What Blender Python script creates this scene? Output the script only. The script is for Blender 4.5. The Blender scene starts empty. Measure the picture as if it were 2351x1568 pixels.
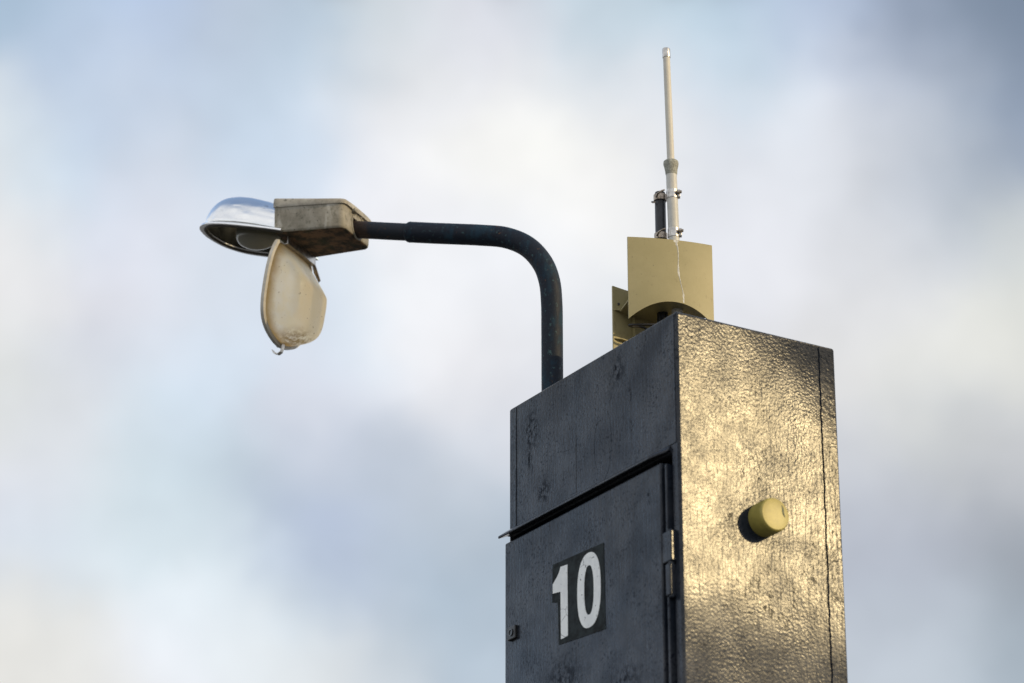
import bpy, bmesh, math, random
from mathutils import Vector, Matrix
R = math.radians
rnd = random.Random(7)
sc = bpy.context.scene
COL = sc.collection

# ------------------------------------------------------------------ camera
CAM_H, PITCH, FPX = 1.6, R(22.1), 6900.0          # focal length in units of a 2350 px wide picture
cam_d = bpy.data.cameras.new('camera')
cam = bpy.data.objects.new('camera', cam_d); COL.objects.link(cam)
cam.location = (0, 0, CAM_H); cam.rotation_euler = (R(90) + PITCH, 0, 0)
cam_d.sensor_fit = 'HORIZONTAL'; cam_d.sensor_width = 36.0; cam_d.lens = 36.0 * FPX / 2350.0
cam_d.clip_start = 0.1; cam_d.clip_end = 20000
cam_d.dof.use_dof = True; cam_d.dof.focus_distance = 6.98; cam_d.dof.aperture_fstop = 2.8
sc.camera = cam

# ------------------------------------------------------------------ exposure
sc.view_settings.view_transform = 'Standard'; sc.view_settings.look = 'None'
sc.view_settings.exposure = 0.0; sc.view_settings.gamma = 1.0

# ------------------------------------------------------------------ sun
SUN_AZ, SUN_EL = 115.0, 19.8                      # clockwise from +Y (the way the camera looks)
sd = Vector((math.sin(R(SUN_AZ)) * math.cos(R(SUN_EL)), math.cos(R(SUN_AZ)) * math.cos(R(SUN_EL)), math.sin(R(SUN_EL))))
sun_d = bpy.data.lights.new('sun', 'SUN'); sun_d.energy = 2.4; sun_d.angle = R(0.5); sun_d.color = (1.0, 0.76, 0.40)
sun = bpy.data.objects.new('sun', sun_d); COL.objects.link(sun)
sun.rotation_euler = (-sd).to_track_quat('-Z', 'Y').to_euler(); sun.location = sd * 50

# ------------------------------------------------------------------ sky: Nishita blue behind broken cloud
SKY_STRENGTH = 0.15
def lin(c):
    c /= 255.0
    return c / 12.92 if c <= 0.04045 else ((c + 0.055) / 1.055) ** 2.4
# cloud and gap tones of the evening sky: heading and height (degrees) -> colour
def ang(x, y):
    X = (x - 1175) / FPX; Y = -(y - 784) / FPX
    return Vector((X, math.cos(PITCH) - Y * math.sin(PITCH), math.sin(PITCH) + Y * math.cos(PITCH))).normalized()
TONES = [
 (15,10,166,190,214),(150,30,170,193,217),(330,60,168,192,230),(120,110,178,196,226),(230,130,206,217,233),(500,60,186,199,218),
 (700,80,181,201,221),(900,60,200,210,219),(1120,80,212,215,226),(1400,50,188,207,222),(1700,90,185,209,228),(1860,40,178,195,223),
 (2080,60,152,166,190),(2230,40,132,148,170),(2340,10,126,142,165),(20,260,215,222,228),(200,300,184,206,233),(80,380,194,213,229),
 (400,240,188,204,225),(330,330,212,219,232),(600,250,194,212,232),(690,330,203,219,239),(850,230,223,226,233),(1000,200,233,234,239),
 (1250,300,247,247,244),(1120,340,242,242,241),(1400,200,225,228,236),(1700,170,199,215,231),(1860,215,230,234,244),(1750,330,222,226,236),
 (2050,200,184,195,214),(2270,180,143,157,178),(2340,300,148,164,188),(2050,320,190,197,210),(2200,400,176,187,202),(1950,430,206,210,218),
 (20,480,228,228,230),(300,480,214,218,232),(500,650,213,222,236),(950,620,240,242,247),(1120,600,231,234,242),(900,450,228,229,237),
 (1300,450,240,240,241),(1750,560,228,230,239),(1700,430,221,225,234),(2100,530,204,210,221),(2330,560,204,210,213),(800,780,211,226,242),
 (1000,720,236,238,244),(950,810,233,233,239),(30,650,225,225,228),(300,700,215,217,228),(130,850,207,213,228),(20,870,222,225,222),
 (500,850,207,222,239),(400,950,211,227,244),(700,900,215,217,231),(1050,850,229,229,234),(1100,960,211,215,226),(200,1000,218,222,228),
 (80,1150,220,222,233),(250,1150,207,221,230),(390,1080,194,211,223),(550,1030,191,207,219),(650,1110,181,195,216),(700,1270,172,185,216),
 (900,1100,188,199,216),(1050,1130,187,198,212),(1100,1300,171,187,204),(1000,1480,162,181,200),(850,1350,176,191,212),(480,1250,208,223,234),
 (300,1300,219,233,243),(100,1250,204,218,233),(60,1450,226,225,222),(200,1500,224,224,222),(350,1450,229,233,243),(620,1490,227,233,239),
 (500,1370,226,236,244),(690,1390,190,209,224),(880,1550,208,217,227),(1120,1550,188,203,219),(780,1510,223,226,229),(2000,640,218,220,226),
 (1950,850,222,222,225),(2100,820,224,225,223),(2250,760,228,228,223),(2330,700,216,218,215),(2150,1000,200,204,207),(2000,1100,193,199,212),
 (2300,1050,196,199,205),(2200,1250,166,172,184),(2300,1340,156,164,176),(2050,1300,179,186,202),(2100,1420,176,186,200),(2150,1510,193,204,216),
 (2320,1480,163,177,191),(2000,1530,190,199,211)]
world = bpy.data.worlds.new('World'); sc.world = world; world.use_nodes = True
wt = world.node_tree; wt.nodes.clear(); L = wt.links.new
def wn(t, **k):
    n = wt.nodes.new(t)
    for a, b in k.items(): setattr(n, a, b)
    return n
def wmath(op, a, b=None, clamp=False):
    n = wn('ShaderNodeMath', operation=op, use_clamp=clamp)
    for i, v in enumerate((a, b)):
        if v is None: continue
        if hasattr(v, 'links'): L(v, n.inputs[i])
        else: n.inputs[i].default_value = v
    return n.outputs[0]
def wvec(op, a, b=None, s=None):
    n = wn('ShaderNodeVectorMath', operation=op)
    for i, v in enumerate((a, b)):
        if v is None: continue
        if hasattr(v, 'links'): L(v, n.inputs[i])
        else: n.inputs[i].default_value = v
    if s is not None:
        if hasattr(s, 'links'): L(s, n.inputs['Scale'])
        else: n.inputs['Scale'].default_value = s
    return n.outputs['Value'] if op in ('DISTANCE', 'DOT_PRODUCT', 'LENGTH') else n.outputs['Vector']
wout = wn('ShaderNodeOutputWorld'); wbg = wn('ShaderNodeBackground'); wbg.inputs['Strength'].default_value = SKY_STRENGTH
L(wbg.outputs[0], wout.inputs[0])
D0 = wn('ShaderNodeTexCoord').outputs['Generated']
sky = wn('ShaderNodeTexSky', sky_type='NISHITA'); sky.sun_disc = False
sky.sun_elevation = R(SUN_EL); sky.sun_rotation = R(SUN_AZ); sky.air_density = 1.0; sky.dust_density = 1.0
def wnoise(vec, scale, detail, rough=0.5):
    n = wn('ShaderNodeTexNoise'); n.inputs['Scale'].default_value = scale; n.inputs['Detail'].default_value = detail
    n.inputs['Roughness'].default_value = rough; L(vec, n.inputs['Vector']); return n
# wisps: bend the direction a little
bend = wnoise(D0, 26.0, 4.0, 0.5)
Dv = wvec('ADD', D0, wvec('SCALE', wvec('SUBTRACT', bend.outputs['Color'], (0.5, 0.5, 0.5)), s=0.038))
# the rest of the sky: white cloud broken by blue
cov = wnoise(D0, 2.6, 6.0, 0.55).outputs['Fac']
def bump_dir(az, el, sig):
    d = (math.sin(R(az)) * math.cos(R(el)), math.cos(R(az)) * math.cos(R(el)), math.sin(R(el)))
    q = wmath('MULTIPLY', wvec('DISTANCE', D0, d), 1.0 / sig)
    return wmath('EXPONENT', wmath('MULTIPLY', wmath('MULTIPLY', q, q), -1.0))
hole = wmath('ADD', bump_dir(-20, 62, 0.42), wmath('MULTIPLY', bump_dir(110, 70, 0.3), 0.5))
cf = wmath('SUBTRACT', wmath('ADD', cov, 0.02), wmath('MULTIPLY', hole, 0.42))
mr = wn('ShaderNodeMapRange', interpolation_type='SMOOTHSTEP'); mr.inputs['To Min'].default_value = 0.10; mr.inputs['From Min'].default_value = 0.30; mr.inputs['From Max'].default_value = 0.52
L(cf, mr.inputs['Value'])
shade = wnoise(D0, 5.0, 5.0, 0.5).outputs['Fac']
cr = wn('ShaderNodeValToRGB'); L(shade, cr.inputs[0])
cr.color_ramp.elements[0].position = 0.3; cr.color_ramp.elements[0].color = (0.66, 0.69, 0.75, 1)
cr.color_ramp.elements[1].position = 0.66; cr.color_ramp.elements[1].color = (1.0, 1.0, 1.0, 1)
mixc = wn('ShaderNodeMix', data_type='RGBA'); L(mr.outputs[0], mixc.inputs['Factor'])
L(wvec('SCALE', sky.outputs['Color'], s=2.0), mixc.inputs['A']); L(wvec('SCALE', cr.outputs['Color'], s=1.0 / SKY_STRENGTH), mixc.inputs['B'])
# tones above are smoothed into bands of equal height, each a ramp over the heading
SIG = 0.0165
TV = [(ang(x, y), Vector((lin(r), lin(g_), lin(b)))) for x, y, r, g_, b in TONES]
MEAN = sum((k for v, k in TV), Vector((0, 0, 0))) / len(TV)
def tone(az, el):
    d = Vector((math.sin(R(az)) * math.cos(R(el)), math.cos(R(az)) * math.cos(R(el)), math.sin(R(el))))
    c = Vector((0, 0, 0)); ws = 1e-9
    for v, k in TV:
        w = math.exp(-((d - v).length / SIG) ** 2) + 1e-6 / (.0004 + (d - v).length_squared); c += k * w; ws += w
    c = MEAN + (c / ws - MEAN) * 1.07
    c = Vector((c.x, c.y * 1.002, c.z * .99)); lu = c.dot((.25, .65, .10)); return (Vector((lu, lu, lu)) + (c - Vector((lu, lu, lu))) * 0.86) * 1.05
sepd = wn('ShaderNodeSeparateXYZ'); L(Dv, sepd.inputs[0])
elv = wmath('MULTIPLY', wmath('ARCSINE', sepd.outputs['Z']), 180 / math.pi)
azv_ = wmath('MULTIPLY', wmath('ARCTAN2', sepd.outputs['X'], sepd.outputs['Y']), 180 / math.pi)
AZ0, AZ1, NS = -12.8, 12.8, 32
tpos = wmath('DIVIDE', wmath('SUBTRACT', azv_, AZ0), AZ1 - AZ0)
EL0, DEL, NR = 14.6, 0.8, 19
acc = None
for i in range(NR):
    el = EL0 + DEL * i
    rp = wn('ShaderNodeValToRGB'); L(tpos, rp.inputs[0]); rp.color_ramp.interpolation = 'B_SPLINE'
    els = rp.color_ramp.elements
    while len(els) < NS: els.new(0.5)
    for k in range(NS): els[k].position = k / (NS - 1)
    for k in range(NS):
        c = tone(AZ0 + (AZ1 - AZ0) * k / (NS - 1), el); els[k].color = (*c, 1)
    q = wmath('MULTIPLY', wmath('SUBTRACT', elv, el), 1 / (0.85 * DEL))
    w = wmath('EXPONENT', wmath('MULTIPLY', wmath('MULTIPLY', q, q), -1.0))
    t_ = wvec('SCALE', rp.outputs['Color'], s=w)
    acc = t_ if acc is None else wvec('ADD', acc, t_)
acc = wvec('SCALE', acc, s=1.0 / (0.85 * math.sqrt(math.pi) * SKY_STRENGTH))
def wband(v, lo, hi, soft):
    a = wn('ShaderNodeMapRange', interpolation_type='SMOOTHSTEP'); L(v, a.inputs['Value']); a.inputs['From Min'].default_value = lo - soft; a.inputs['From Max'].default_value = lo
    b = wn('ShaderNodeMapRange', interpolation_type='SMOOTHSTEP'); L(v, b.inputs['Value']); b.inputs['From Min'].default_value = hi; b.inputs['From Max'].default_value = hi + soft
    b.inputs['To Min'].default_value = 1; b.inputs['To Max'].default_value = 0
    return wmath('MULTIPLY', a.outputs[0], b.outputs[0])
near = wmath('MULTIPLY', wband(azv_, -11.5, 11.5, 6.0), wband(elv, 15.2, 28.9, 1.2))
fin = wn('ShaderNodeMix', data_type='RGBA'); L(near, fin.inputs['Factor']); L(mixc.outputs['Result'], fin.inputs['A']); L(acc, fin.inputs['B'])
acc = fin.outputs['Result']
grain = wmath('ADD', wmath('MULTIPLY', wnoise(D0, 24.0, 6.0, 0.55).outputs['Fac'], 0.75), wmath('MULTIPLY', wnoise(D0, 60.0, 4.0, 0.55).outputs['Fac'], 0.25))
L(wvec('SCALE', acc, s=wmath('ADD', wmath('MULTIPLY', grain, 0.34), 0.83)), wbg.inputs['Color'])

# ------------------------------------------------------------------ helpers
def empty(name, loc, rz=0.0):
    o = bpy.data.objects.new(name, None); COL.objects.link(o); o.location = loc; o.rotation_euler = (0, 0, rz)
    o.empty_display_size = 0.1; return o
def tag(o, label, cat):
    o['label'] = label; o['category'] = cat
def obj(name, bm, mat, parent, z0=0.0, smooth=35, bevel=0.0, seg=2):
    bmesh.ops.recalc_face_normals(bm, faces=bm.faces)
    me = bpy.data.meshes.new(name); bm.to_mesh(me); bm.free()
    for m in (mat if isinstance(mat, (list, tuple)) else [mat]): me.materials.append(m)
    o = bpy.data.objects.new(name, me); COL.objects.link(o)
    if parent: o.parent = parent
    o.location = (0, 0, z0)
    if smooth:
        me.shade_smooth(); me.set_sharp_from_angle(angle=R(smooth))
    if bevel:
        b = o.modifiers.new('bevel', 'BEVEL'); b.width = bevel; b.segments = seg; b.limit_method = 'ANGLE'; b.angle_limit = R(40); b.harden_normals = False
    return o
def box(bm, x0, x1, y0, y1, z0, z1, M=None):
    vs = [bm.verts.new((x, y, z)) for x in (x0, x1) for y in (y0, y1) for z in (z0, z1)]
    for f in ((0,1,3,2),(4,6,7,5),(0,4,5,1),(2,3,7,6),(0,2,6,4),(1,5,7,3)): bm.faces.new([vs[i] for i in f])
    if M is not None:
        for v in vs: v.co = M @ v.co
    return vs
def rings(bm, secs, closed=True, cap0=True, cap1=True):
    rs = [[bm.verts.new(p) for p in s] for s in secs]
    n = len(rs[0])
    for a, b in zip(rs, rs[1:]):
        for i in range(n if closed else n - 1):
            j = (i + 1) % n
            bm.faces.new((a[i], a[j], b[j], b[i]))
    if cap0: bm.faces.new(rs[0])
    if cap1: bm.faces.new(rs[-1])
    return rs
def crom(pts, per=8):
    out = []
    P = [Vector(p) for p in pts]
    for i in range(len(P) - 1):
        p0 = P[i - 1] if i else P[0] * 2 - P[1]; p1, p2 = P[i], P[i + 1]; p3 = P[i + 2] if i + 2 < len(P) else P[-1] * 2 - P[-2]
        for k in range(per):
            t = k / per
            out.append(0.5 * (2 * p1 + (p2 - p0) * t + (2 * p0 - 5 * p1 + 4 * p2 - p3) * t * t + (3 * p1 - p0 - 3 * p2 + p3) * t ** 3))
    out.append(P[-1]); return out
def tube(bm, path, rad, n=24, closed=False, cap=True, hint=Vector((0, 1, 0))):
    P = [Vector(p) for p in path]; m = len(P); secs = []
    rr = rad if isinstance(rad, (list, tuple)) else [rad] * m
    for i in range(m):
        a = P[i - 1] if (i or closed) else P[0]; b = P[(i + 1) % m] if (i < m - 1 or closed) else P[-1]
        t = (b - a).normalized(); s = hint - t * hint.dot(t)
        if s.length < 1e-3: s = Vector((1, 0, 0)) - t * t.x
        s.normalize(); u = t.cross(s)
        secs.append([P[i] + (s * math.cos(2 * math.pi * k / n) + u * math.sin(2 * math.pi * k / n)) * rr[i] for k in range(n)])
    if closed: secs.append(secs[0])
    if closed:
        rs = [[bm.verts.new(p) for p in s] for s in secs[:-1]]; rs.append(rs[0])
        for a, b in zip(rs, rs[1:]):
            for k in range(n): bm.faces.new((a[k], a[(k + 1) % n], b[(k + 1) % n], b[k]))
    else:
        rings(bm, secs, True, cap, cap)
def lathe(bm, prof, n=32, c=(0, 0, 0), tilt=None):
    secs = [[Vector((r * math.cos(2 * math.pi * k / n), r * math.sin(2 * math.pi * k / n), z)) for k in range(n)] for r, z in prof]
    if tilt is not None: secs = [[tilt @ p for p in s] for s in secs]
    secs = [[p + Vector(c) for p in s] for s in secs]
    rings(bm, secs)
def prism(bm, poly, f0, f1):
    """poly 2-D outline; f0/f1 map (a,b)->3-D for the two ends"""
    rings(bm, [[f0(*p) for p in poly], [f1(*p) for p in poly]])

# ------------------------------------------------------------------ materials
class Mat:
    def __init__(s, name):
        s.m = bpy.data.materials.new(name); s.m.use_nodes = True; s.t = s.m.node_tree
        s.p = s.t.nodes['Principled BSDF']; s.co = s.t.nodes.new('ShaderNodeTexCoord').outputs['Object']
    def new(s, t, **k):
        n = s.t.nodes.new(t)
        for a, b in k.items(): setattr(n, a, b)
        return n
    def ln(s, a, b): s.t.links.new(a, b)
    def put(s, n, i, v):
        if hasattr(v, 'links'): s.ln(v, n.inputs[i])
        else: n.inputs[i].default_value = v
    def map(s, scale=(1, 1, 1), loc=(0, 0, 0), vec=None):
        n = s.new('ShaderNodeMapping'); n.inputs['Scale'].default_value = scale; n.inputs['Location'].default_value = loc
        s.ln(vec or s.co, n.inputs['Vector']); return n.outputs[0]
    def noise(s, scale, detail=4, rough=0.55, vec=None, dist=0.0):
        n = s.new('ShaderNodeTexNoise'); n.inputs['Scale'].default_value = scale; n.inputs['Detail'].default_value = detail
        n.inputs['Roughness'].default_value = rough; n.inputs['Distortion'].default_value = dist
        s.ln(vec or s.co, n.inputs['Vector']); return n.outputs['Fac']
    def math(s, op, a, b=None, clamp=False):
        n = s.new('ShaderNodeMath', operation=op, use_clamp=clamp); s.put(n, 0, a)
        if b is not None: s.put(n, 1, b)
        return n.outputs[0]
    def step(s, v, lo, hi, a=0.0, b=1.0):
        n = s.new('ShaderNodeMapRange', interpolation_type='SMOOTHSTEP'); s.ln(v, n.inputs['Value'])
        n.inputs['From Min'].default_value = lo; n.inputs['From Max'].default_value = hi
        n.inputs['To Min'].default_value = a; n.inputs['To Max'].default_value = b; return n.outputs[0]
    def mix(s, f, a, b):
        n = s.new('ShaderNodeMix', data_type='RGBA'); s.put(n, 'Factor', f)
        for k, v in (('A', a), ('B', b)):
            if hasattr(v, 'links'): s.ln(v, n.inputs[k])
            else: n.inputs[k].default_value = (*v, 1) if len(v) == 3 else v
        return n.outputs['Result']
    def blot(s, c, r):
        """a soft spot at c with radii r, in object space"""
        v = s.new('ShaderNodeVectorMath', operation='SUBTRACT'); s.ln(s.co, v.inputs[0]); v.inputs[1].default_value = c
        w = s.new('ShaderNodeVectorMath', operation='DIVIDE'); s.ln(v.outputs[0], w.inputs[0]); w.inputs[1].default_value = r
        l = s.new('ShaderNodeVectorMath', operation='LENGTH'); s.ln(w.outputs[0], l.inputs[0])
        return s.step(l.outputs['Value'], 0.2, 1.0, 1.0, 0.0)
    def bump(s, h, dist, strength=1.0, normal=None):
        n = s.new('ShaderNodeBump'); n.inputs['Distance'].default_value = dist; n.inputs['Strength'].default_value = strength
        s.ln(h, n.inputs['Height'])
        if normal: s.ln(normal, n.inputs['Normal'])
        return n.outputs[0]
    def set(s, **k):
        for a, v in k.items():
            a = a.replace('_', ' ')
            if hasattr(v, 'links'): s.ln(v, s.p.inputs[a])
            elif isinstance(v, tuple): s.p.inputs[a].default_value = (*v, 1) if len(v) == 3 else v
            else: s.p.inputs[a].default_value = v
        return s

def paint_mat():
    """thick brushed navy gloss paint over steel"""
    m = Mat('navy_paint')
    big = m.noise(7, 5, 0.6); fine = m.noise(120, 4, 0.6); spk = m.noise(140, 4, 0.65)
    c = m.mix(m.step(big, 0.35, 0.68), (0.013, 0.018, 0.028), (0.037, 0.041, 0.050))
    clump = m.noise(16, 3, 0.6)
    c = m.mix(m.math('MULTIPLY', m.step(spk, 0.52, 0.62), m.step(clump, 0.36, 0.60, 0.25, 1.0)), c, (0.010, 0.013, 0.020))
    st = None
    for cc, rr in (((0, .600, -.085), (.05, .055, .085)), ((0, .610, -.150), (.05, .012, .05)), ((0, .597, -.160), (.05, .008, .045)), ((0, .185, -.135), (.05, .011, .035)),
                   ((0, .183, -.215), (.05, .007, .035)), ((0, .235, -.06), (.05, .05, .05)), ((0, .10, -.40), (.05, .012, .04)),
                   ((0, .45, -.72), (.05, .12, .10)), ((0, .20, -.78), (.05, .10, .06)), ((0, .55, -.25), (.05, .05, .05))):
        b = m.blot(cc, rr); st = b if st is None else m.math('MAXIMUM', st, b)
    ragged = m.math('MULTIPLY', st, m.step(m.noise(60, 4, 0.7), 0.44, 0.56))
    c = m.mix(m.math('MULTIPLY', ragged, 0.85), c, (0.006, 0.008, 0.013))
    # crazed, chipped paint round the cap and down the middle of the sunlit side
    chip = None
    for cc, rr in (((.20, 0, -.33), (.10, .02, .10)), ((.22, 0, -.60), (.14, .02, .16)), ((.335, 0, -.50), (.06, .02, .16)), ((.40, 0, -.42), (.03, .02, .40)), ((.12, 0, -.46), (.05, .02, .12))):
        b = m.blot(cc, rr); chip = b if chip is None else m.math('MAXIMUM', chip, b)
    cn = m.noise(62, 5, 0.72, vec=m.map((1.25, 1.25, .8)), dist=.8)
    crk = m.math('MULTIPLY', chip, m.step(cn, 0.545, 0.585))
    c = m.mix(m.math('MULTIPLY', crk, .8), c, (0.004, 0.005, 0.008))
    spec = m.math('MULTIPLY', m.math('SUBTRACT', 1.0, m.math('MULTIPLY', m.math('MAXIMUM', m.math('MAXIMUM', crk, m.math('MULTIPLY', ragged, 1.1)), m.math('MULTIPLY', m.step(spk, 0.52, 0.62), m.step(clump, 0.40, 0.60, 0.1, .75))), .8)), m.step(m.noise(11, 5, .65), .36, .64, 0.17, 0.30))
    m.set(Base_Color=c, Roughness=m.step(m.noise(14, 3), 0.3, 0.7, 0.225, 0.245), Specular_IOR_Level=spec)
    peel = m.noise(150, 2, 0.5)
    brush = m.noise(70, 3, 0.6, vec=m.map((1.4, 1.4, 0.10)))
    # slight hollows of the plate
    und = m.noise(4.0, 1, 0.5, vec=m.map((1, 1, 1), (3.1, 0, 1.7)))
    sp = m.new('ShaderNodeSeparateXYZ'); m.ln(m.co, sp.inputs[0])
    def curl(v, k):
        v = m.math('MAXIMUM', v, 0.0); return m.math('MULTIPLY', m.math('MULTIPLY', v, v), k)
    # the plate curls a little towards its top and its foot
    cl = m.math('ADD', curl(m.math('ADD', sp.outputs['Z'], .27), .17), curl(m.math('SUBTRACT', -.50, sp.outputs['Z']), .26))
    cl = m.math('ADD', cl, curl(m.math('ADD', m.math('ADD', sp.outputs['Z'], sp.outputs['X']), -.14), .22))
    n = m.bump(m.math('ADD', m.math('MULTIPLY', und, .0042), cl), 1.0)
    n = m.bump(brush, 0.00055, 1.0, n)
    pk = m.math('MULTIPLY', m.step(m.noise(6, 2), .35, .65, .65, 1.15), m.math('MINIMUM', m.step(sp.outputs['Z'], -.66, -.36, .70, 1.0), m.step(sp.outputs['Z'], -.40, -.10, .78, 1.05)))
    n = m.bump(m.math('MULTIPLY', peel, pk), 0.00082, 1.0, n)
    m.set(Normal=n); return m.m
def pole_mat():
    m = Mat('pole_paint')
    wear = m.noise(22, 6, 0.7, vec=m.map((1, 1, .45))); rust = m.noise(70, 5, 0.7)
    c = m.mix(m.step(wear, 0.46, 0.62), (0.006, 0.011, 0.022), (0.010, 0.032, 0.054))
    c = m.mix(m.step(m.noise(90, 4, .7), 0.60, 0.66), c, (0.035, 0.075, 0.085))
    c = m.mix(m.math('MULTIPLY', m.step(rust, 0.62, 0.68), m.step(m.noise(9, 2), 0.48, 0.58)), c, (0.16, 0.075, 0.028))
    m.set(Base_Color=c, Roughness=m.step(wear, 0.35, 0.65, 0.55, 0.72), Specular_IOR_Level=.25, Normal=m.bump(m.noise(130, 4, .65), 0.0009)); return m.m
def spigot_mat():
    m = Mat('spigot_rusted_paint')
    sp = m.new('ShaderNodeSeparateXYZ'); m.ln(m.co, sp.inputs[0])
    f = m.math('ADD', sp.outputs['X'], m.math('MULTIPLY', m.noise(60, 4, .7), 0.05))
    c = m.mix(m.step(f, 0.505, 0.52), (0.012, 0.017, 0.026), m.mix(m.noise(90, 5, .7), (0.014, 0.012, 0.014), (0.050, 0.032, 0.024)))
    c = m.mix(m.step(m.noise(120, 4, .7), 0.63, 0.68), c, (0.12, 0.06, 0.03))
    m.set(Base_Color=c, Roughness=0.6, Specular_IOR_Level=.25, Normal=m.bump(m.noise(160, 4, .65), 0.0008)); return m.m
def housing_mat():
    m = Mat('weathered_cast_housing')
    big = m.noise(24, 6, 0.65); run = m.noise(40, 4, 0.6, vec=m.map((1, 1, .25)))
    c = m.mix(m.step(big, 0.35, 0.65), (0.22, 0.20, 0.155), (0.33, 0.305, 0.25))
    c = m.mix(m.math('MULTIPLY', m.step(run, 0.55, 0.72), 0.6), c, (0.56, 0.54, 0.48))
    c = m.mix(m.math('MULTIPLY', m.step(m.noise(55, 5, .7), 0.52, 0.66), 0.6), c, (0.10, 0.095, 0.06))
    c = m.mix(m.step(m.noise(190, 3, .6), 0.645, 0.69), c, (0.05, 0.045, 0.03))
    m.set(Base_Color=c, Roughness=0.62, Normal=m.bump(m.noise(220, 4, .6), 0.0006)); return m.m
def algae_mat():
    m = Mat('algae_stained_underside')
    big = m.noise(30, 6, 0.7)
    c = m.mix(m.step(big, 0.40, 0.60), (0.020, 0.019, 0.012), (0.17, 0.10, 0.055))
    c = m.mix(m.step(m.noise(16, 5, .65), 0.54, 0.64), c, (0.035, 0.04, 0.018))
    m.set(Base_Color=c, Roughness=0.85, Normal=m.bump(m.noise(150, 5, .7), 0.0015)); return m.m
def lid_mat():
    m = Mat('weathered_lid')
    c = m.mix(m.step(m.noise(28, 6, .65), 0.4, 0.62), (0.29, 0.265, 0.215), (0.42, 0.395, 0.335))
    c = m.mix(m.step(m.noise(60, 6, .75), 0.56, 0.66), c, (0.08, 0.075, 0.055))
    m.set(Base_Color=c, Roughness=0.6, Normal=m.bump(m.noise(220, 4, .6), 0.0006)); return m.m
def chrome_mat():
    m = Mat('polished_aluminium')
    c = m.mix(m.step(m.noise(70, 5, .7, vec=m.map((1, 1, .4))), 0.64, 0.72), (0.86, 0.87, 0.88), (0.42, 0.41, 0.38))
    m.set(Base_Color=c, Metallic=1.0, Roughness=m.step(m.noise(26, 5), .35, .7, 0.10, 0.24), Normal=m.bump(m.noise(16, 3), 0.0012)); return m.m
def simple(name, col, rough, metal=0.0, var=0.25, scale=60, bump=0.0004, spec=0.5):
    m = Mat(name)
    d = tuple(max(0, x * (1 - var)) for x in col); u = tuple(min(1, x * (1 + var * 0.6)) for x in col)
    c = m.mix(m.step(m.noise(scale, 5, .65), 0.35, 0.65), d, u)
    m.set(Base_Color=c, Roughness=rough, Metallic=metal, Specular_IOR_Level=spec, Normal=m.bump(m.noise(scale * 4, 3), bump)); return m.m
def cover_mat():
    m = Mat('yellowed_diffuser_plastic')
    nb = m.noise(22, 5, .6, vec=m.map((1, 1, .5)))
    c = m.mix(m.step(nb, 0.34, 0.66), (0.97, 0.91, 0.73), (0.99, 0.97, 0.89))
    # dirt washed into the lowest end of the bowl and along its flange
    low = m.math('MULTIPLY', m.blot((.69, 0.0, .288), (.09, .075, .038)), m.step(m.noise(45, 5, .7, vec=m.map((1, 1, 2.0))), 0.34, 0.60))
    c = m.mix(m.math('MULTIPLY', low, 0.9), c, (0.34, 0.22, 0.07))
    # browner by the flange and hinge edge, paler midway, tan at the outer face
    dp = m.new('ShaderNodeVectorMath', operation='DOT_PRODUCT'); m.ln(m.co, dp.inputs[0]); dp.inputs[1].default_value = (-math.cos(R(8)), 0, -math.sin(R(8)))
    hh = m.math('ADD', dp.outputs['Value'], .70 * math.cos(R(8)) + .5215 * math.sin(R(8)))
    hh = m.math('ADD', hh, m.math('MULTIPLY', m.noise(35, 4, .6), .016))
    c = m.mix(m.step(hh, .064, .096, 0.0, .80), c, (0.86, 0.71, 0.45))
    c = m.mix(m.step(hh, .008, .040, .95, 0.0), c, (0.48, 0.31, 0.10))
    c = m.mix(m.step(m.noise(150, 3, .6), 0.67, 0.71), c, (0.30, 0.20, 0.09))
    m.set(Base_Color=c, Roughness=0.22, IOR=1.45)
    tr = m.new('ShaderNodeBsdfTranslucent'); m.ln(c, tr.inputs['Color'])
    mx = m.new('ShaderNodeMixShader'); mx.inputs[0].default_value = 0.87
    m.ln(m.p.outputs[0], mx.inputs[1]); m.ln(tr.outputs[0], mx.inputs[2])
    m.ln(mx.outputs[0], m.t.nodes['Material Output'].inputs['Surface']); return m.m
def shroud_mat():
    m = Mat('olive_beige_panel')
    c = m.mix(m.step(m.noise(9, 4, .6), 0.35, 0.65), (0.325, 0.280, 0.135), (0.365, 0.315, 0.160))
    c = m.mix(m.math('MULTIPLY', m.step(m.noise(60, 4, .65, vec=m.map((1, 1, .7))), 0.62, 0.74), 0.4), c, (0.15, 0.12, 0.055))
    c = m.mix(m.step(m.noise(150, 3, .55), 0.70, 0.74), c, (0.12, 0.095, 0.05))
    m.set(Base_Color=c, Roughness=0.5, Normal=m.bump(m.noise(320, 3), 0.0002)); return m.m
def vinyl_mat():
    m = Mat('worn_white_vinyl')
    c = m.mix(m.step(m.noise(40, 5), .4, .6), (0.80, 0.82, 0.82), (0.88, 0.90, 0.89))
    v = m.new('ShaderNodeTexVoronoi', feature='DISTANCE_TO_EDGE'); v.inputs['Scale'].default_value = 17
    mp = m.map((1, 1, 1.5)); m.ln(mp, v.inputs['Vector'])
    c = m.mix(m.math('MULTIPLY', m.step(v.outputs['Distance'], 0.004, 0.016, 1.0, 0.0), m.step(m.noise(11, 2), .5, .58)), c, (0.05, 0.055, 0.06))
    c = m.mix(m.step(m.noise(95, 3, .6), 0.665, 0.69), c, (0.03, 0.035, 0.04))
    m.set(Base_Color=c, Roughness=0.55); return m.m
PAINT = paint_mat(); POLE = pole_mat(); SPIG = spigot_mat(); HOUS = housing_mat(); ALGAE = algae_mat(); LIDM = lid_mat(); CHROME = chrome_mat()
COVER = cover_mat(); SHROUD = shroud_mat(); VINYL = vinyl_mat()
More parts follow.
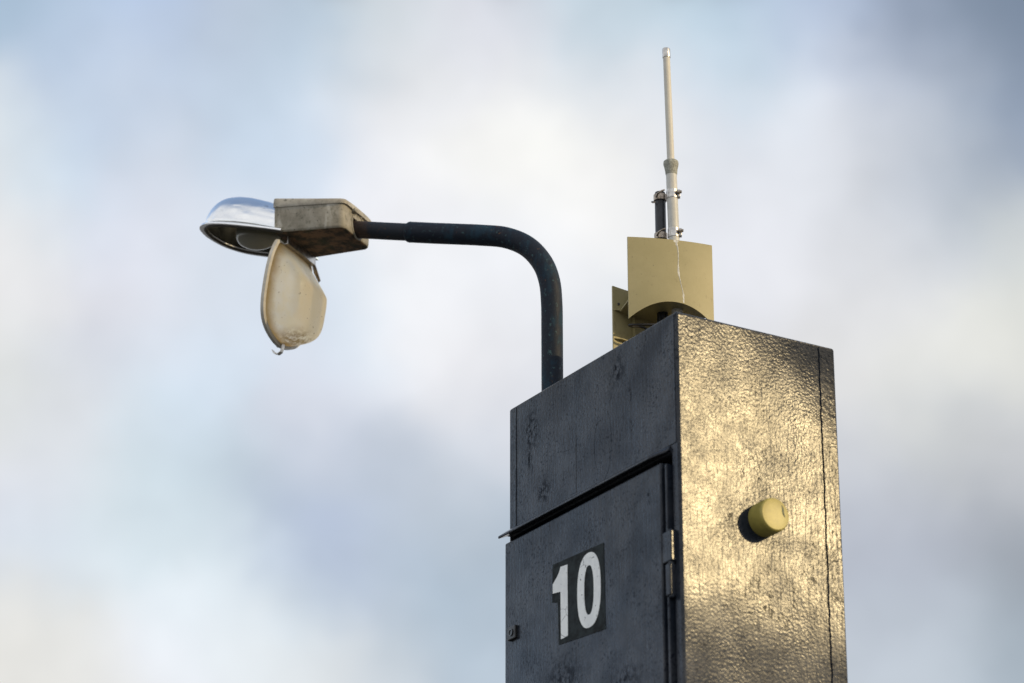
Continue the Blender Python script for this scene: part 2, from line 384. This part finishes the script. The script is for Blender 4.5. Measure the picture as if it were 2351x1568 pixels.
FILM = simple('dark_number_film', (0.018, 0.024, 0.026), 0.8, var=.6, scale=45, spec=.24)
KNOB = simple('yellow_plastic_cap', (0.42, 0.35, 0.085), 0.42, var=.12, scale=40, bump=.0001)
SCUFF = simple('grey_green_scuff', (0.12, 0.13, 0.07), 0.6)
STEEL = simple('dull_stainless', (0.55, 0.53, 0.50), 0.32, 1.0, .25, 90)
RUSTST = simple('tarnished_steel', (0.40, 0.34, 0.28), 0.4, 0.9, .4, 120)
INNER = simple('dull_reflector_inside', (0.17, 0.17, 0.145), 0.38, 0.6, .3, 50)
GASKET = simple('perished_gasket', (0.06, 0.055, 0.045), 0.7)
WHIP = simple('cream_fibreglass', (0.60, 0.57, 0.50), 0.5, var=.06, scale=25, bump=.00012)
BASET = simple('pale_grey_tube', (0.56, 0.55, 0.51), 0.45, 0.0, .10, 35)
COLLAR = simple('pitted_cast_collar', (0.36, 0.36, 0.31), 0.7, 0.1, .35, 200, .001)
MASTM = simple('black_tube_paint', (0.014, 0.016, 0.022), 0.42, 0, .4, 60)
CABLE = simple('black_cable', (0.012, 0.012, 0.013), 0.5)
DRIP = simple('white_dropping', (0.68, 0.67, 0.62), 0.75, var=.3, scale=180)
FLANGE = simple('grey_cover_flange', (0.50, 0.48, 0.43), 0.4, 0.0, .15, 30)
def bulb_mat():
    m = Mat('clouded_bulb_glass')
    m.set(Base_Color=m.mix(m.noise(30, 4), (0.15, 0.15, 0.12), (0.22, 0.22, 0.18)), Roughness=0.12, Specular_IOR_Level=0.6); return m.m
BULB = bulb_mat()
def ground_mat():
    m = Mat('asphalt')
    m.set(Base_Color=m.mix(m.noise(0.6, 6), (0.07, 0.07, 0.068), (0.13, 0.125, 0.115)), Roughness=0.9); return m.m

# ------------------------------------------------------------------ ground
bm = bmesh.new(); n = 12; S = 6000
vs = [[bm.verts.new((-S + 2 * S * i / n, -S + 2 * S * j / n, 0)) for j in range(n + 1)] for i in range(n + 1)]
for i in range(n):
    for j in range(n): bm.faces.new((vs[i][j], vs[i + 1][j], vs[i + 1][j + 1], vs[i][j + 1]))
g = obj('ground', bm, ground_mat(), None, smooth=0); g['kind'] = 'structure'

# ================================================================== the pillar (x along its sunlit face, y along its shaded face)
TOP = 4.10358
CX, CY = 0.35366, 5.98807
W, DEP = 0.425, 0.70
pil = empty('equipment_pillar', (CX, CY, 0), R(31))
tag(pil, 'tall navy painted steel pillar with a door numbered 10 and a yellow cap on its sunlit side', 'pillar')
bm = bmesh.new()
zt, zs, zb = 0.0, -0.318, -TOP
low = [(0, 0), (W, 0), (W, DEP), (0, DEP), (0, .688), (.045, .688), (.045, .030), (0, .030)]
vb = [bm.verts.new((x, y, zb)) for x, y in low]; vm = [bm.verts.new((x, y, zs)) for x, y in low]
for i in range(8): bm.faces.new((vb[i], vb[(i + 1) % 8], vm[(i + 1) % 8], vm[i]))
bm.faces.new(vb); bm.faces.new((vm[4], vm[5], vm[6], vm[7]))
vt = [bm.verts.new((x, y, zt)) for x, y in low[:4]]
bm.faces.new((vm[0], vm[1], vt[1], vt[0])); bm.faces.new((vm[1], vm[2], vt[2], vt[1])); bm.faces.new((vm[2], vm[3], vt[3], vt[2]))
bm.faces.new((vm[3], vm[4], vm[7], vm[0], vt[0], vt[3])); bm.faces.new(vt)
obj('body', bm, PAINT, pil, TOP, smooth=0, bevel=.006, seg=3)

def strip(name, a0, a1, zlo, zhi, face, jag, thick, jag_side=0):
    """a folded steel strip lapped on a face, its free edge uneven under the paint"""
    bm = bmesh.new(); N = max(4, int((zhi - zlo) / .008)); secs = []
    for i in range(N + 1):
        z = zlo + (zhi - zlo) * i / N
        w_ = .0006 * math.sin(z * 23) * math.sin(z * 9 + 1) if jag > .001 else 0; j0 = rnd.uniform(-jag, jag) + w_ if jag_side == 0 else 0; j1 = rnd.uniform(-jag, jag) if jag_side == 1 else 0
        q = [(a0 + j0, .002), (a1 + j1, .002), (a1 + j1, -thick), (a0 + j0, -thick)]
        secs.append([(a, t, z) if face == 'r' else (t, a, z) for a, t in q])
    rings(bm, secs); return obj(name, bm, PAINT, pil, TOP, smooth=0, bevel=.0008, seg=2)
strip('edge_strip', .3795, .4185, -1.9, -.006, 'r', .0012, .0032)
strip('edge_strip', .008, .053, -.300, -.006, 'l', .0006, .0016, 1)
strip('edge_strip', .666, .6935, -.300, -.006, 'l', .0006, .0016, 0)

# rain lip over the door
bm = bmesh.new()
prof = [(.004, -.300), (-.005, -.3005), (-.028, -.3175), (-.0285, -.3220), (-.026, -.3230), (-.004, -.3135), (.004, -.3135)]
rings(bm, [[(x * .22 if x < 0 else x, .030, z + (.010 if x < -.02 else 0)) for x, z in prof], [(x * .30 if x < 0 else x, .040, z + (.008 if x < -.02 else 0)) for x, z in prof], [(x, .075, z) for x, z in prof], [(x, .702, z) for x, z in prof]])
obj('rain_lip', bm, PAINT, pil, TOP, smooth=0, bevel=.001)

# door
DX = -.013
bm = bmesh.new(); box(bm, DX, .02, .052, .697, -2.3, -.334)
door = obj('door', bm, PAINT, pil, TOP, smooth=0, bevel=.004, seg=3)
def dpart(name, bm, mat, **k):
    o = obj(name, bm, mat, door, 0, **k); return o
bm = bmesh.new(); box(bm, -.010, .02, .034, .0415, -2.3, -.341)
dpart('edge_fold', bm, PAINT, smooth=0, bevel=.002)
def hinge(z):
    bm = bmesh.new()
    box(bm, -.0140, .010, .0165, .050, z - .068, z)
    vs = box(bm, -.0145, .006, .0210, .040, z - .142, z - .072)
    tube(bm, [(-.0065, .027, z - .147), (-.0065, .027, z + .004)], .0062, 16)
    return dpart('hinge', bm, PAINT, smooth=30, bevel=.0025)
hinge(-.494); hinge(-1.75)
bm = bmesh.new(); box(bm, DX - .007, DX + .002, .641, .675, -.573, -.542)
lk = dpart('lock', bm, simple('black_lock', (.012, .012, .014), .4), smooth=0, bevel=.002)
bm = bmesh.new()
lathe(bm, [(.0085, 0), (.0085, .003), (.0060, .003), (.0055, .001)], 20, (0, 0, 0), Matrix.Rotation(R(-90), 3, 'Y'))
for v in bm.verts: v.co += Vector((DX - .0065, .658, -.557))
obj('keyhole', bm, simple('worn_lock_ring', (.10, .105, .11), .35, .8), lk, 0)

# number on the door: a dark film with worn white numerals
XF = DX - .0003
bm = bmesh.new()
fp = [(.488, -.443), (.277, -.450), (.2735, -.646), (.464, -.634), (.467, -.536), (.491, -.530)]
prism(bm, fp, lambda y, z: (XF + .0008, y, z), lambda y, z: (XF - .0006, y, z))
film = dpart('number_film', bm, FILM, smooth=0)
def numeral_one(bm, y, z, k, x0, x1):
    pts = [(-.0145, .0), (-.0145, -.167), (.0145, -.167), (.015, -.056), (.048, -.052), (.048, -.030), (.034, -.021), (.022, -.011), (.014, .002)]
    prism(bm, [(y + a * k, z + b * k) for a, b in pts], lambda y, z: (x0, y, z), lambda y, z: (x1, y, z))
def numeral_zero(bm, y, z, ro, ri, x0, x1, n=56, e=2.35):
    def se(r, t):
        c, s = math.cos(t), math.sin(t)
        return (y + r[0] * math.copysign(abs(c) ** (2 / e), c), z + r[1] * math.copysign(abs(s) ** (2 / e), s))
    R4 = []
    for x, r in ((x0, ro), (x1, ro), (x1, ri), (x0, ri)):
        R4.append([bm.verts.new((x, *se(r, 2 * math.pi * i / n))) for i in range(n)])
    for a in range(4):
        A, B = R4[a], R4[(a + 1) % 4]
        for i in range(n): bm.faces.new((A[i], A[(i + 1) % n], B[(i + 1) % n], B[i]))
XN = XF - .0005
bm = bmesh.new(); numeral_one(bm, .4395, -.4590, .985, XN, XN - .0008); obj('numeral', bm, VINYL, film, 0, smooth=0)
bm = bmesh.new(); numeral_zero(bm, .3375, -.5415, (.0475, .0850), (.0195, .0560), XN, XN - .0008); obj('numeral', bm, VINYL, film, 0, smooth=0)
# an older 10 showing in relief under the paint above the lip
bm = bmesh.new(); numeral_one(bm, .421, -.129, 0.98, .001, -.0005); obj('painted_over_numeral', bm, PAINT, pil, TOP, smooth=0, bevel=.0003, seg=1)
bm = bmesh.new(); numeral_zero(bm, .3085, -.2130, (.046, .088), (.0225, .058), .001, -.0005); obj('painted_over_numeral', bm, PAINT, pil, TOP, smooth=0, bevel=.0003, seg=1)

# yellow cap on the sunlit face
bm = bmesh.new()
lathe(bm, [(.0375, -.003), (.0385, .010), (.0376, .040), (.0364, .0445), (.0338, .0468), (.0300, .0463), (.022, .0456), (.010, .0452), (.002, .0451)], 48, (0, 0, 0), Matrix.Rotation(R(90), 3, 'X'))
for v in bm.verts: v.co += Vector((.2125, 0, -.4400))
cap = obj('cap', bm, KNOB, pil, TOP, smooth=40); cap['label'] = 'yellow plastic cap'
bm = bmesh.new()
for sgn in (0,):
    pts = crom([(.226, -.0521, -.409), (.2325, -.0522, -.418), (.2340, -.0522, -.430), (.2380, -.0522, -.440)], 6)
    tube(bm, pts, [.0012 + .0018 * math.sin(math.pi * i / (len(pts) - 1)) for i in range(len(pts))], 8)
for v in bm.verts: v.co.y = -.0455 + (v.co.y + .0522) * .35; v.co.z -= .0035
obj('scuff_mark', bm, SCUFF, cap, 0)

# ================================================================== street lamp (x along its arm, towards the bowl)
LX, LY = 0.0950, 6.5933
lamp = empty('street_lamp', (LX, LY, TOP + .004), R(90 + 66))
tag(lamp, 'old street lamp on a bent dark pole with its yellowed cover hanging open', 'street lamp')
path = crom([(0, 0, -.004), (0, 0, .10), (0, 0, .20), (.0005, 0, .265), (.006, 0, .325), (.025, 0, .378), (.064, 0, .427), (.120, 0, .4605), (.186, 0, .4790), (.250, 0, .4935), (.320, 0, .509), (.3745, 0, .5215)], 8)
rad = [.0258] * (len(path))
e = Vector((.97, 0, .235)).normalized()
path += [path[-1] + e * .004, path[-1] + e * .008, path[-1] + e * .010]; rad += [.0262, .0250, .0222]
bm = bmesh.new(); tube(bm, path, rad, 40); obj('pole', bm, POLE, lamp, smooth=50)
bm = bmesh.new(); tube(bm, [(.355, 0, .5165), (.40, 0, .527), (.45, 0, .5385), (.52, 0, .5550), (.58, 0, .5690)], .0215, 36); obj('spigot', bm, SPIG, lamp, smooth=50)

# gear housing
def rrect(w, z0, z1, r, a, flare=0.0, n=5):
    pts = []
    for (cy, cz, t0) in ((w - r, z0 + r, -90), (w - r + flare, z1 - r * .3, 0), (-w + r - flare, z1 - r * .3, 90), (-w + r, z0 + r, 180)):
        rr = r if cz < (z0 + z1) / 2 else r * .3
        off = 0 if rr == r else (r - rr)
        for i in range(n + 1):
            t = R(t0 + 90 * i / n)
            s = 1 if cy > 0 else -1
            pts.append((a, cy + s * off + rr * math.cos(t), cz + rr * math.sin(t)))
    return pts
def zbot(a): return .5315 + (a - .526) * .068
def zsm(a): return .598 + (a - .521) * .075
secs = []
for a, w, dz in ((.5240, .060, .007), (.5255, .066, .0035), (.530, .0725, .001), (.538, .0765, 0), (.60, .0815, 0), (.65, .0862, 0), (.70, .0905, 0), (.7075, .0912, 0)):
    secs.append(rrect(w, zbot(a) + dz, zsm(a), .0085, a, .003))
bm = bmesh.new()
rs = rings(bm, secs, cap0=False, cap1=True)
# rear wall with the pipe hole
nr = len(rs[0]); hc = .5650; hrx, hrz = .0285, .0325
def hole_ring(a, k=1.0):
    out = []
    for v in rs[0]:
        t = math.atan2((v.co.z - hc) / hrz, v.co.y / hrx); out.append(bm.verts.new((a, hrx * k * math.cos(t), hc + hrz * k * math.sin(t))))
    return out
h0 = hole_ring(.5240); h1 = hole_ring(.56); 
def bridge(A, B):
    for i in range(nr): bm.faces.new((A[i], A[(i + 1) % nr], B[(i + 1) % nr], B[i]))
bridge(rs[0], h0); bridge(h0, h1); bm.faces.new(h1)
bm.normal_update()
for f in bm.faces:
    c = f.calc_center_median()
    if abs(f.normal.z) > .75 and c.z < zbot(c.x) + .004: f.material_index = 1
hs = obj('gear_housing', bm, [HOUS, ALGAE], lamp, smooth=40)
bm = bmesh.new()
tube(bm, [(.5235, (hrx + .002) * math.cos(t * math.pi / 18), hc + (hrz + .002) * math.sin(t * math.pi / 18)) for t in range(36)], .0022, 8, closed=True, hint=Vector((1, 0, 0)))
obj('pipe_collar', bm, HOUS, hs)
secs = []
for a, w in ((.5185, .058), (.5195, .067), (.5235, .0755), (.532, .0805), (.60, .0865), (.65, .0908), (.70, .0950), (.7085, .0962), (.7100, .0955)):
    z = zsm(a); k = .0 if a > .5195 else .002; q = .62 + .82 * (a - .5185) / .196
    up = [(w, -.0015), (w + .0012, .003), (w, .011 * q), (w - .003, .0165 * q - k), (w - .009, .019 * q - k), (w * .5, .0205 * q - k), (0, .021 * q - k)]
    up = up + [(-y, h) for y, h in reversed(up[:-1])]
    secs.append([(a, y, z + h) for y, h in up])
bm = bmesh.new(); rings(bm, secs); lid = obj('lid', bm, LIDM, lamp, smooth=40)
bm = bmesh.new(); box(bm, .5135, .526, .014, .034, .590, .6005); obj('lid_clip', bm, HOUS, lid, 0, smooth=0, bevel=.002)

# reflector bowl
TILT = R(14.9); RO = Vector((.689, 0, .5457)); RL = Vector((math.cos(TILT), 0, math.sin(TILT))); RH = Vector((-math.sin(TILT), 0, math.cos(TILT))); YL = Vector((0, 1, 0))
def rim_pt(l, w, h): return RO + RL * l + YL * w + RH * h
CTRL = [(-.004, .0835, .0780), (.02, .0870, .0815), (.05, .0945, .0890), (.10, .1035, .0985), (.155, .1050, .1045), (.205, .0975, .0995), (.235, .0800, .0810), (.2535, .0560, .0540), (.2622, .0290, .0260), (.2648, .0100, .0065)]
def dome_section(l, w, h, inset, n=28, e=2.35):
    w = max(w - inset, .0008); h = max(h - inset, .0006); out = []
    for i in range(n + 1):
        t = math.pi * i / n; c, s = math.cos(t), max(math.sin(t), 0)
        out.append(rim_pt(l, w * math.copysign(abs(c) ** (2 / e), c), h * s ** (2 / e)))
    return out
cs = crom(CTRL, 6)
bm = bmesh.new()
outer = rings(bm, [dome_section(*c, 0) for c in cs], closed=False, cap0=False, cap1=False)
bm.faces.new(outer[-1])
bowl = obj('reflector_bowl', bm, CHROME, lamp, smooth=60)
sm = bowl.modifiers.new('shell', 'SOLIDIFY'); sm.thickness = .0012; sm.offset = -1
bm = bmesh.new()
inn = rings(bm, [dome_section(c[0], c[1], c[2], .0045) for c in cs[:-2]], closed=False, cap0=False, cap1=False)
bm.faces.new(inn[-1]); bm.faces.new(inn[0])
obj('reflector_lining', bm, INNER, bowl, 0, smooth=60)
RCW = [(-.004, .0950), (.02, .0985), (.05, .1020), (.10, .1052), (.155, .1055), (.205, .0978), (.235, .0802), (.2535, .0562), (.2622, .0290), (.2648, .0100)]
def rim_loop(off, h, skip=0):
    cs = crom([(l, w, 0) for l, w in RCW], 6)
    left = []; pr = None
    for i, c in enumerate(cs):
        a = cs[max(i - 1, 0)]; b = cs[min(i + 1, len(cs) - 1)]
        t = Vector((b[0] - a[0], b[1] - a[1])); nrm = Vector((-t.y, t.x)).normalized()
        if nrm.y < 0 and i < 3: nrm = -nrm
        left.append((c[0] + nrm.x * off, max(c[1] + nrm.y * off, 0.0)))
    pts = [rim_pt(l, w, h) for l, w in left] + [rim_pt(left[-1][0] + .0015 , 0, h)] + [rim_pt(l, -w, h) for l, w in reversed(left)]
    return pts
bm = bmesh.new()
A_, B_, C_, D_ = rim_loop(-.012, .0040), rim_loop(.0065, .0025), rim_loop(.0075, -.0030), rim_loop(-.010, -.0020)
rings(bm, [list(q) for q in zip(A_, B_, C_, D_)], closed=True)
obj('rim', bm, CHROME, bowl, 0, smooth=40, bevel=.0008)
bm = bmesh.new(); tube(bm, rim_loop(-.008, -.001), .0042, 10, hint=RH); obj('gasket', bm, GASKET, bowl, 0)
# bulb
bm = bmesh.new()
prof = [(.0015, .062), (.012, .060), (.022, .053), (.031, .040), (.0365, .020), (.037, .002), (.034, -.018), (.027, -.036), (.020, -.052), (.0165, -.064), (.0165, -.075)]
M3 = Matrix((( RH.x, 0, RL.x), (RH.y, 1, RL.y), (RH.z, 0, RL.z)))
pp = crom([(r, z, 0) for r, z in prof], 4)
lathe(bm, [(max(p.x, .0008), p.y) for p in pp], 36, rim_pt(.120, .004, .012), M3)
obj('bulb', bm, BULB, lamp, smooth=60)

# hinged cover hanging from the bowl
CT = R(8); CO = Vector((.7000, 0, .5215)); CD = Vector((math.sin(CT), 0, -math.cos(CT))); CN = Vector((-math.cos(CT), 0, -math.sin(CT)))
def cov_pt(l, w, h): return CO + CD * l + YL * w + CN * h
CC = [(.0, .0790, .005), (.010, .0870, .012), (.040, .0985, .036), (.070, .1040, .059), (.094, .1062, .0765), (.110, .1068, .0835), (.150, .1060, .0850), (.185, .1010, .0850), (.210, .0900, .0810), (.228, .0710, .0690), (.240, .0470, .0500), (.247, .0230, .0270), (.249, .0080, .0100)]
cc = crom([(l * .955, w, h) for l, w, h in CC], 6)
def cov_section(l, w, h, n=48, e=4.6):
    w = max(w, .001); h = max(h, .001); out = []
    for i in range(n + 1):
        t = math.pi * i / n; c, s = math.cos(t), max(math.sin(t), 0)
        out.append(cov_pt(l, w * math.copysign(abs(c) ** (2 / e), c) * (1 - .24 * s ** (2 / e)), h * s ** (2 / e)))
    return out
bm = bmesh.new()
rs2 = rings(bm, [cov_section(*c) for c in cc], closed=False, cap0=True, cap1=True)   # a thin moulded bowl, open at its flange
cover = obj('lens_cover', bm, COVER, lamp, smooth=60); cover['label'] = 'yellowed bowl cover hanging open'
def cov_loop(off, h):
    left = []
    for i, c in enumerate(cc):
        a = cc[max(i - 1, 0)]; b = cc[min(i + 1, len(cc) - 1)]
        t = Vector((b[0] - a[0], b[1] - a[1])); nrm = Vector((-t.y, t.x)).normalized()
        left.append((c[0] + nrm.x * off, max(c[1] + nrm.y * off, 0)))
    return [cov_pt(l, w, h) for l, w in left] + [cov_pt(left[-1][0] + .002, 0, h)] + [cov_pt(l, -w, h) for l, w in reversed(left)]
bm = bmesh.new()
A_, B_, C_, D_ = cov_loop(.0005, .0050), cov_loop(.0080, .0030), cov_loop(.0090, -.0050), cov_loop(-.002, -.0060)
ra = [list(q) for q in zip(A_, B_, C_, D_)]; rings(bm, ra + [ra[0]], closed=True, cap0=False, cap1=False)
bmesh.ops.remove_doubles(bm, verts=bm.verts, dist=1e-6)
obj('flange', bm, FLANGE, cover, 0, smooth=40)
# latch at its lowest end
bm = bmesh.new()
prf = [(.004, .238), (.006, .238), (.0065, .262), (.004, .273), (-.004, .279), (-.016, .276), (-.022, .268), (-.0205, .2665), (-.0145, .2735), (-.004, .2765), (.0025, .2715), (.0045, .262)]
prism(bm, [(h, l - .012) for h, l in prf], lambda h, l: cov_pt(l, .004, h + .004), lambda h, l: cov_pt(l, -.009, h + .004))
obj('latch', bm, STEEL, cover, 0, smooth=30, bevel=.0004)
# hinge plate under the housing and its ears
bm = bmesh.new()
box(bm, .684, .6865, -.086, .062, .5215, .5465)
box(bm, .6865, .699, -.086, .062, .5215, .5240)
bmesh.ops.remove_doubles(bm, verts=bm.verts, dist=1e-5)
hp = obj('hinge_plate', bm, STEEL, lamp, smooth=0)
bm = bmesh.new()
prism(bm, [(.703, .538), (.697, .543), (.689, .520), (.677, .485), (.682, .480), (.696, .508)], lambda x, z: (x, -.099, z), lambda x, z: (x, -.102, z))
obj('hinge_arm', bm, RUSTST, cover, 0, smooth=0)

# ================================================================== mast behind the pillar's top edge (x to the right as the camera sees it, y away)
MX, MY = 0.34637, 6.38852
mast = empty('antenna_mast', (MX, MY, TOP), R(-5))
tag(mast, 'short black tube standing on the pillar top behind the olive panel', 'mast')
bm = bmesh.new(); lathe(bm, [(.0128, -.003), (.0128, .462), (.0118, .466), (.0110, .4665), (.0105, .455), (.004, .454)], 28); obj('tube', bm, MASTM, mast)
# aerial clamped to it
ant = empty('whip_antenna', (MX, MY, TOP), R(-5))
tag(ant, 'upright cream whip aerial with a silver tip clamped to the black tube', 'antenna')
AX0, AX1 = .0335, .0222      # leans very slightly
def ax(z): return Vector((AX0 + (AX1 - AX0) * (z - .20) / .63, -.017, z))
def alathe(prof, n=28):
    bm = bmesh.new(); secs = []
    for r, z in prof:
        c = ax(z); secs.append([c + Vector((r * math.cos(2 * math.pi * k / n), r * math.sin(2 * math.pi * k / n), 0)) for k in range(n)])
    rings(bm, secs); return bm
obj('base_tube', alathe([(.0128, .130), (.0128, .509)]), BASET, ant)
obj('collar', alathe([(.0132, .503), (.0140, .507), (.0145, .513), (.0158, .521), (.0176, .528), (.0180, .532), (.0172, .537), (.0150, .539), (.009, .5392)]), COLLAR, ant)
obj('whip', alathe([(.0088, .536), (.0086, .68), (.0083, .815)]), WHIP, ant)
obj('tip_cap', alathe([(.0094, .811), (.0097, .813), (.0097, .832), (.0090, .8345), (.004, .835)]), STEEL, ant)
def clamp(z, h):
    c = ax(z)
    bm = bmesh.new()
    tube(bm, [(c.x, c.y, z - h / 2), (c.x, c.y, z + h / 2)], .0140, 28)
    o = obj('clamp', bm, STEEL, ant)
    bm = bmesh.new()
    for sx, sy, r0, r1 in ((0, 0, .0140, .0165),):
        secs = [[Vector((r * math.cos(2 * math.pi * k / 28), r * math.sin(2 * math.pi * k / 28), zz)) for k in range(28)] for r, zz in ((r0 - .002, z - h * .35), (r1 - .001, z - h * .35), (r1 - .001, z + h * .35), (r0 - .002, z + h * .35), (r0 - .002, z - h * .35))]
        rings(bm, secs, cap0=False, cap1=False)
    obj('mast_band', bm, RUSTST, o, 0)
    bm = bmesh.new(); tube(bm, [(-.008, -.018, z - .004), (-.004, -.030, z - .0005), (.006, -.034, z + .004), (.012, -.033, z + .006)], [.0028, .0024, .0020, .0018], 12, hint=Vector((0, 0, 1))); obj('bolt', bm, RUSTST, o, 0)
    bm = bmesh.new(); box(bm, c.x + .0125, c.x + .0185, c.y - .009, c.y + .004, z - h * .45, z + h * .45); obj('clamp_ear', bm, STEEL, o, 0, bevel=.001)
    bm = bmesh.new(); tube(bm, [(c.x + .010, c.y - .012, z + .002), (c.x + .019, c.y - .013, z + .001), (c.x + .0225, c.y - .0135, z + .0005)], [.003, .0042, .0034], 12, hint=Vector((0, 0, 1))); obj('screw', bm, RUSTST, o, 0)
clamp(.452, .021); clamp(.353, .021)
# wire hook round the back of the upper clamp
bm = bmesh.new()
tube(bm, crom([(-.010, .010, .446), (-.0185, .004, .446), (-.0195, -.004, .441), (-.016, -.010, .437), (-.010, -.013, .436)], 5), .0016, 8, hint=Vector((0, 0, 1)))
obj('wire_hook', bm, RUSTST, ant)

# curved olive panels round the mast
shr = empty('curved_shroud', (MX, MY, TOP), 0)
tag(shr, 'pair of olive beige curved panels round the black tube, the front one streaked white', 'panel shroud')
def azv(a): return Vector((math.sin(R(a)), math.cos(R(a)), 0))
def panel(bm, e, nrm, off, w0, w1, ztop, zlow, arch, bow_t, bow_b, th, nx=28, nz=12):
    G = []
    for side in (0, 1):
        rows = []
        for j in range(nz + 1):
            row = []
            for i in range(nx + 1):
                s = -1 + 2 * i / nx; a = w0 + (w1 - w0) * i / nx
                lo = zlow + arch * (1 - abs(s) ** 2.1)
                t = j / nz; z = lo + (ztop - lo) * t
                bow = (bow_b + (bow_t - bow_b) * t) * (1 - s * s)
                row.append(bm.verts.new(e * a + nrm * (off + bow - th * side) + Vector((0, 0, z))))
            rows.append(row)
        G.append(rows)
    for side in (0, 1):
        g_ = G[side]
        for j in range(nz):
            for i in range(nx): bm.faces.new((g_[j][i], g_[j][i + 1], g_[j + 1][i + 1], g_[j + 1][i]))
    F, K = G
    for i in range(nx):
        bm.faces.new((F[0][i], F[0][i + 1], K[0][i + 1], K[0][i])); bm.faces.new((F[nz][i], F[nz][i + 1], K[nz][i + 1], K[nz][i]))
    for j in range(nz):
        bm.faces.new((F[j][0], F[j + 1][0], K[j + 1][0], K[j][0])); bm.faces.new((F[j][nx], F[j + 1][nx], K[j + 1][nx], K[j][nx]))
E1, N1, E2, N2 = azv(76), azv(166), azv(56), azv(146)
bm = bmesh.new(); panel(bm, E1, N1, .060, -.0985, .1045, .3170, .1145, .0430, .009, .019, .004)
pa = obj('front_panel', bm, SHROUD, shr, smooth=40)
# shelf added inside it so the arch is dark when seen from below
bm = bmesh.new()
q = [E1 * (.003 + .1005 * k / 10) + N1 * (.0565 + .0165 * (1 - (k / 10) ** 2)) for k in range(-10, 11)] + [E1 * .1035 - N1 * .060, E1 * -.0975 - N1 * .060]
rings(bm, [[p + Vector((0, 0, z)) for p in q] for z in (.1600, .1640)])
obj('arch_shade_plate', bm, SHROUD, pa, 0, smooth=0, bevel=.001)
# white dropping down the front
bm = bmesh.new(); rr = random.Random(3); secs = []
N = 46
for i in range(N + 1):
    t = i / N; z = .3165 - t * .1585; a = .014 + .012 * t + .0025 * math.sin(t * 9) + rr.uniform(-.0006, .0006)
    s = (a - .003) / .1015; tt = (z - .15) / .167
    y = .060 + (.019 + (.009 - .019) * tt) * (1 - s * s)
    hw = .0014 + .0028 * max(0, math.sin(t * 14 + 1)) * rr.uniform(.3, 1) + (.004 if i < 2 else 0)
    secs.append([E1 * (a - hw) + N1 * (y - .0003) + Vector((0, 0, z)), E1 * a + N1 * (y + .0011) + Vector((0, 0, z)), E1 * (a + hw) + N1 * (y - .0003) + Vector((0, 0, z))])
rings(bm, secs)
obj('white_streak', bm, DRIP, pa, 0, smooth=60)
bm = bmesh.new(); panel(bm, E2, N2, -.050, -.104, .110, .2225, .010, .0, -.007, -.007, .004)
pb = obj('rear_panel', bm, SHROUD, shr, smooth=40)
for zc in (.163, .092):
    bm = bmesh.new(); secs = []
    for i in range(15):
        s = -1 + 2 * i / 14; a = -.100 + .206 * i / 14; bow = -.007 * (1 - s * s)
        b0 = E2 * a + N2 * (-.0505 + bow)
        q = .011 if abs(s) < .98 else .004
        secs.append([b0 + Vector((0, 0, zc - .0013)), b0 + N2 * q + Vector((0, 0, zc - .001)), b0 + N2 * q + Vector((0, 0, zc + .001)), b0 + Vector((0, 0, zc + .0013))])
    rings(bm, secs); obj('rib', bm, SHROUD, pb, 0, smooth=0)
bm = bmesh.new()
for a in (-.045,):
    b0 = E2 * a + N2 * (-.0505 - .007 * (1 - .18))
    p = [b0 - E2 * .0012, b0 - E2 * .001 + N2 * .010, b0 + E2 * .001 + N2 * .010, b0 + E2 * .0012]
    rings(bm, [[q + Vector((0, 0, z)) for q in p] for z in (.015, .220)])
obj('rib', bm, SHROUD, pb, 0, smooth=0)
bm = bmesh.new(); lathe(bm, [(.0030, -.001), (.0030, .0015), (.001, .0018)], 12, E2 * -.087 + N2 * -.0515 + Vector((0, 0, .181)), Matrix.Rotation(R(90), 3, 'X'))
obj('rivet', bm, CABLE, pb, 0)
# cable loop hanging between panels and mast
bm = bmesh.new()
loop = [(-.012, .010, .05), (-.020, -.002, .100), (-.045, -.018, .118), (-.072, -.030, .116), (-.078, -.044, .113), (-.060, -.052, .111), (-.030, -.050, .112), (0, -.040, .116), (.016, -.020, .10), (.012, -.010, .04)]
tube(bm, crom(loop, 6), .0030, 10, hint=Vector((0, 0, 1)))
obj('cable', bm, CABLE, shr)
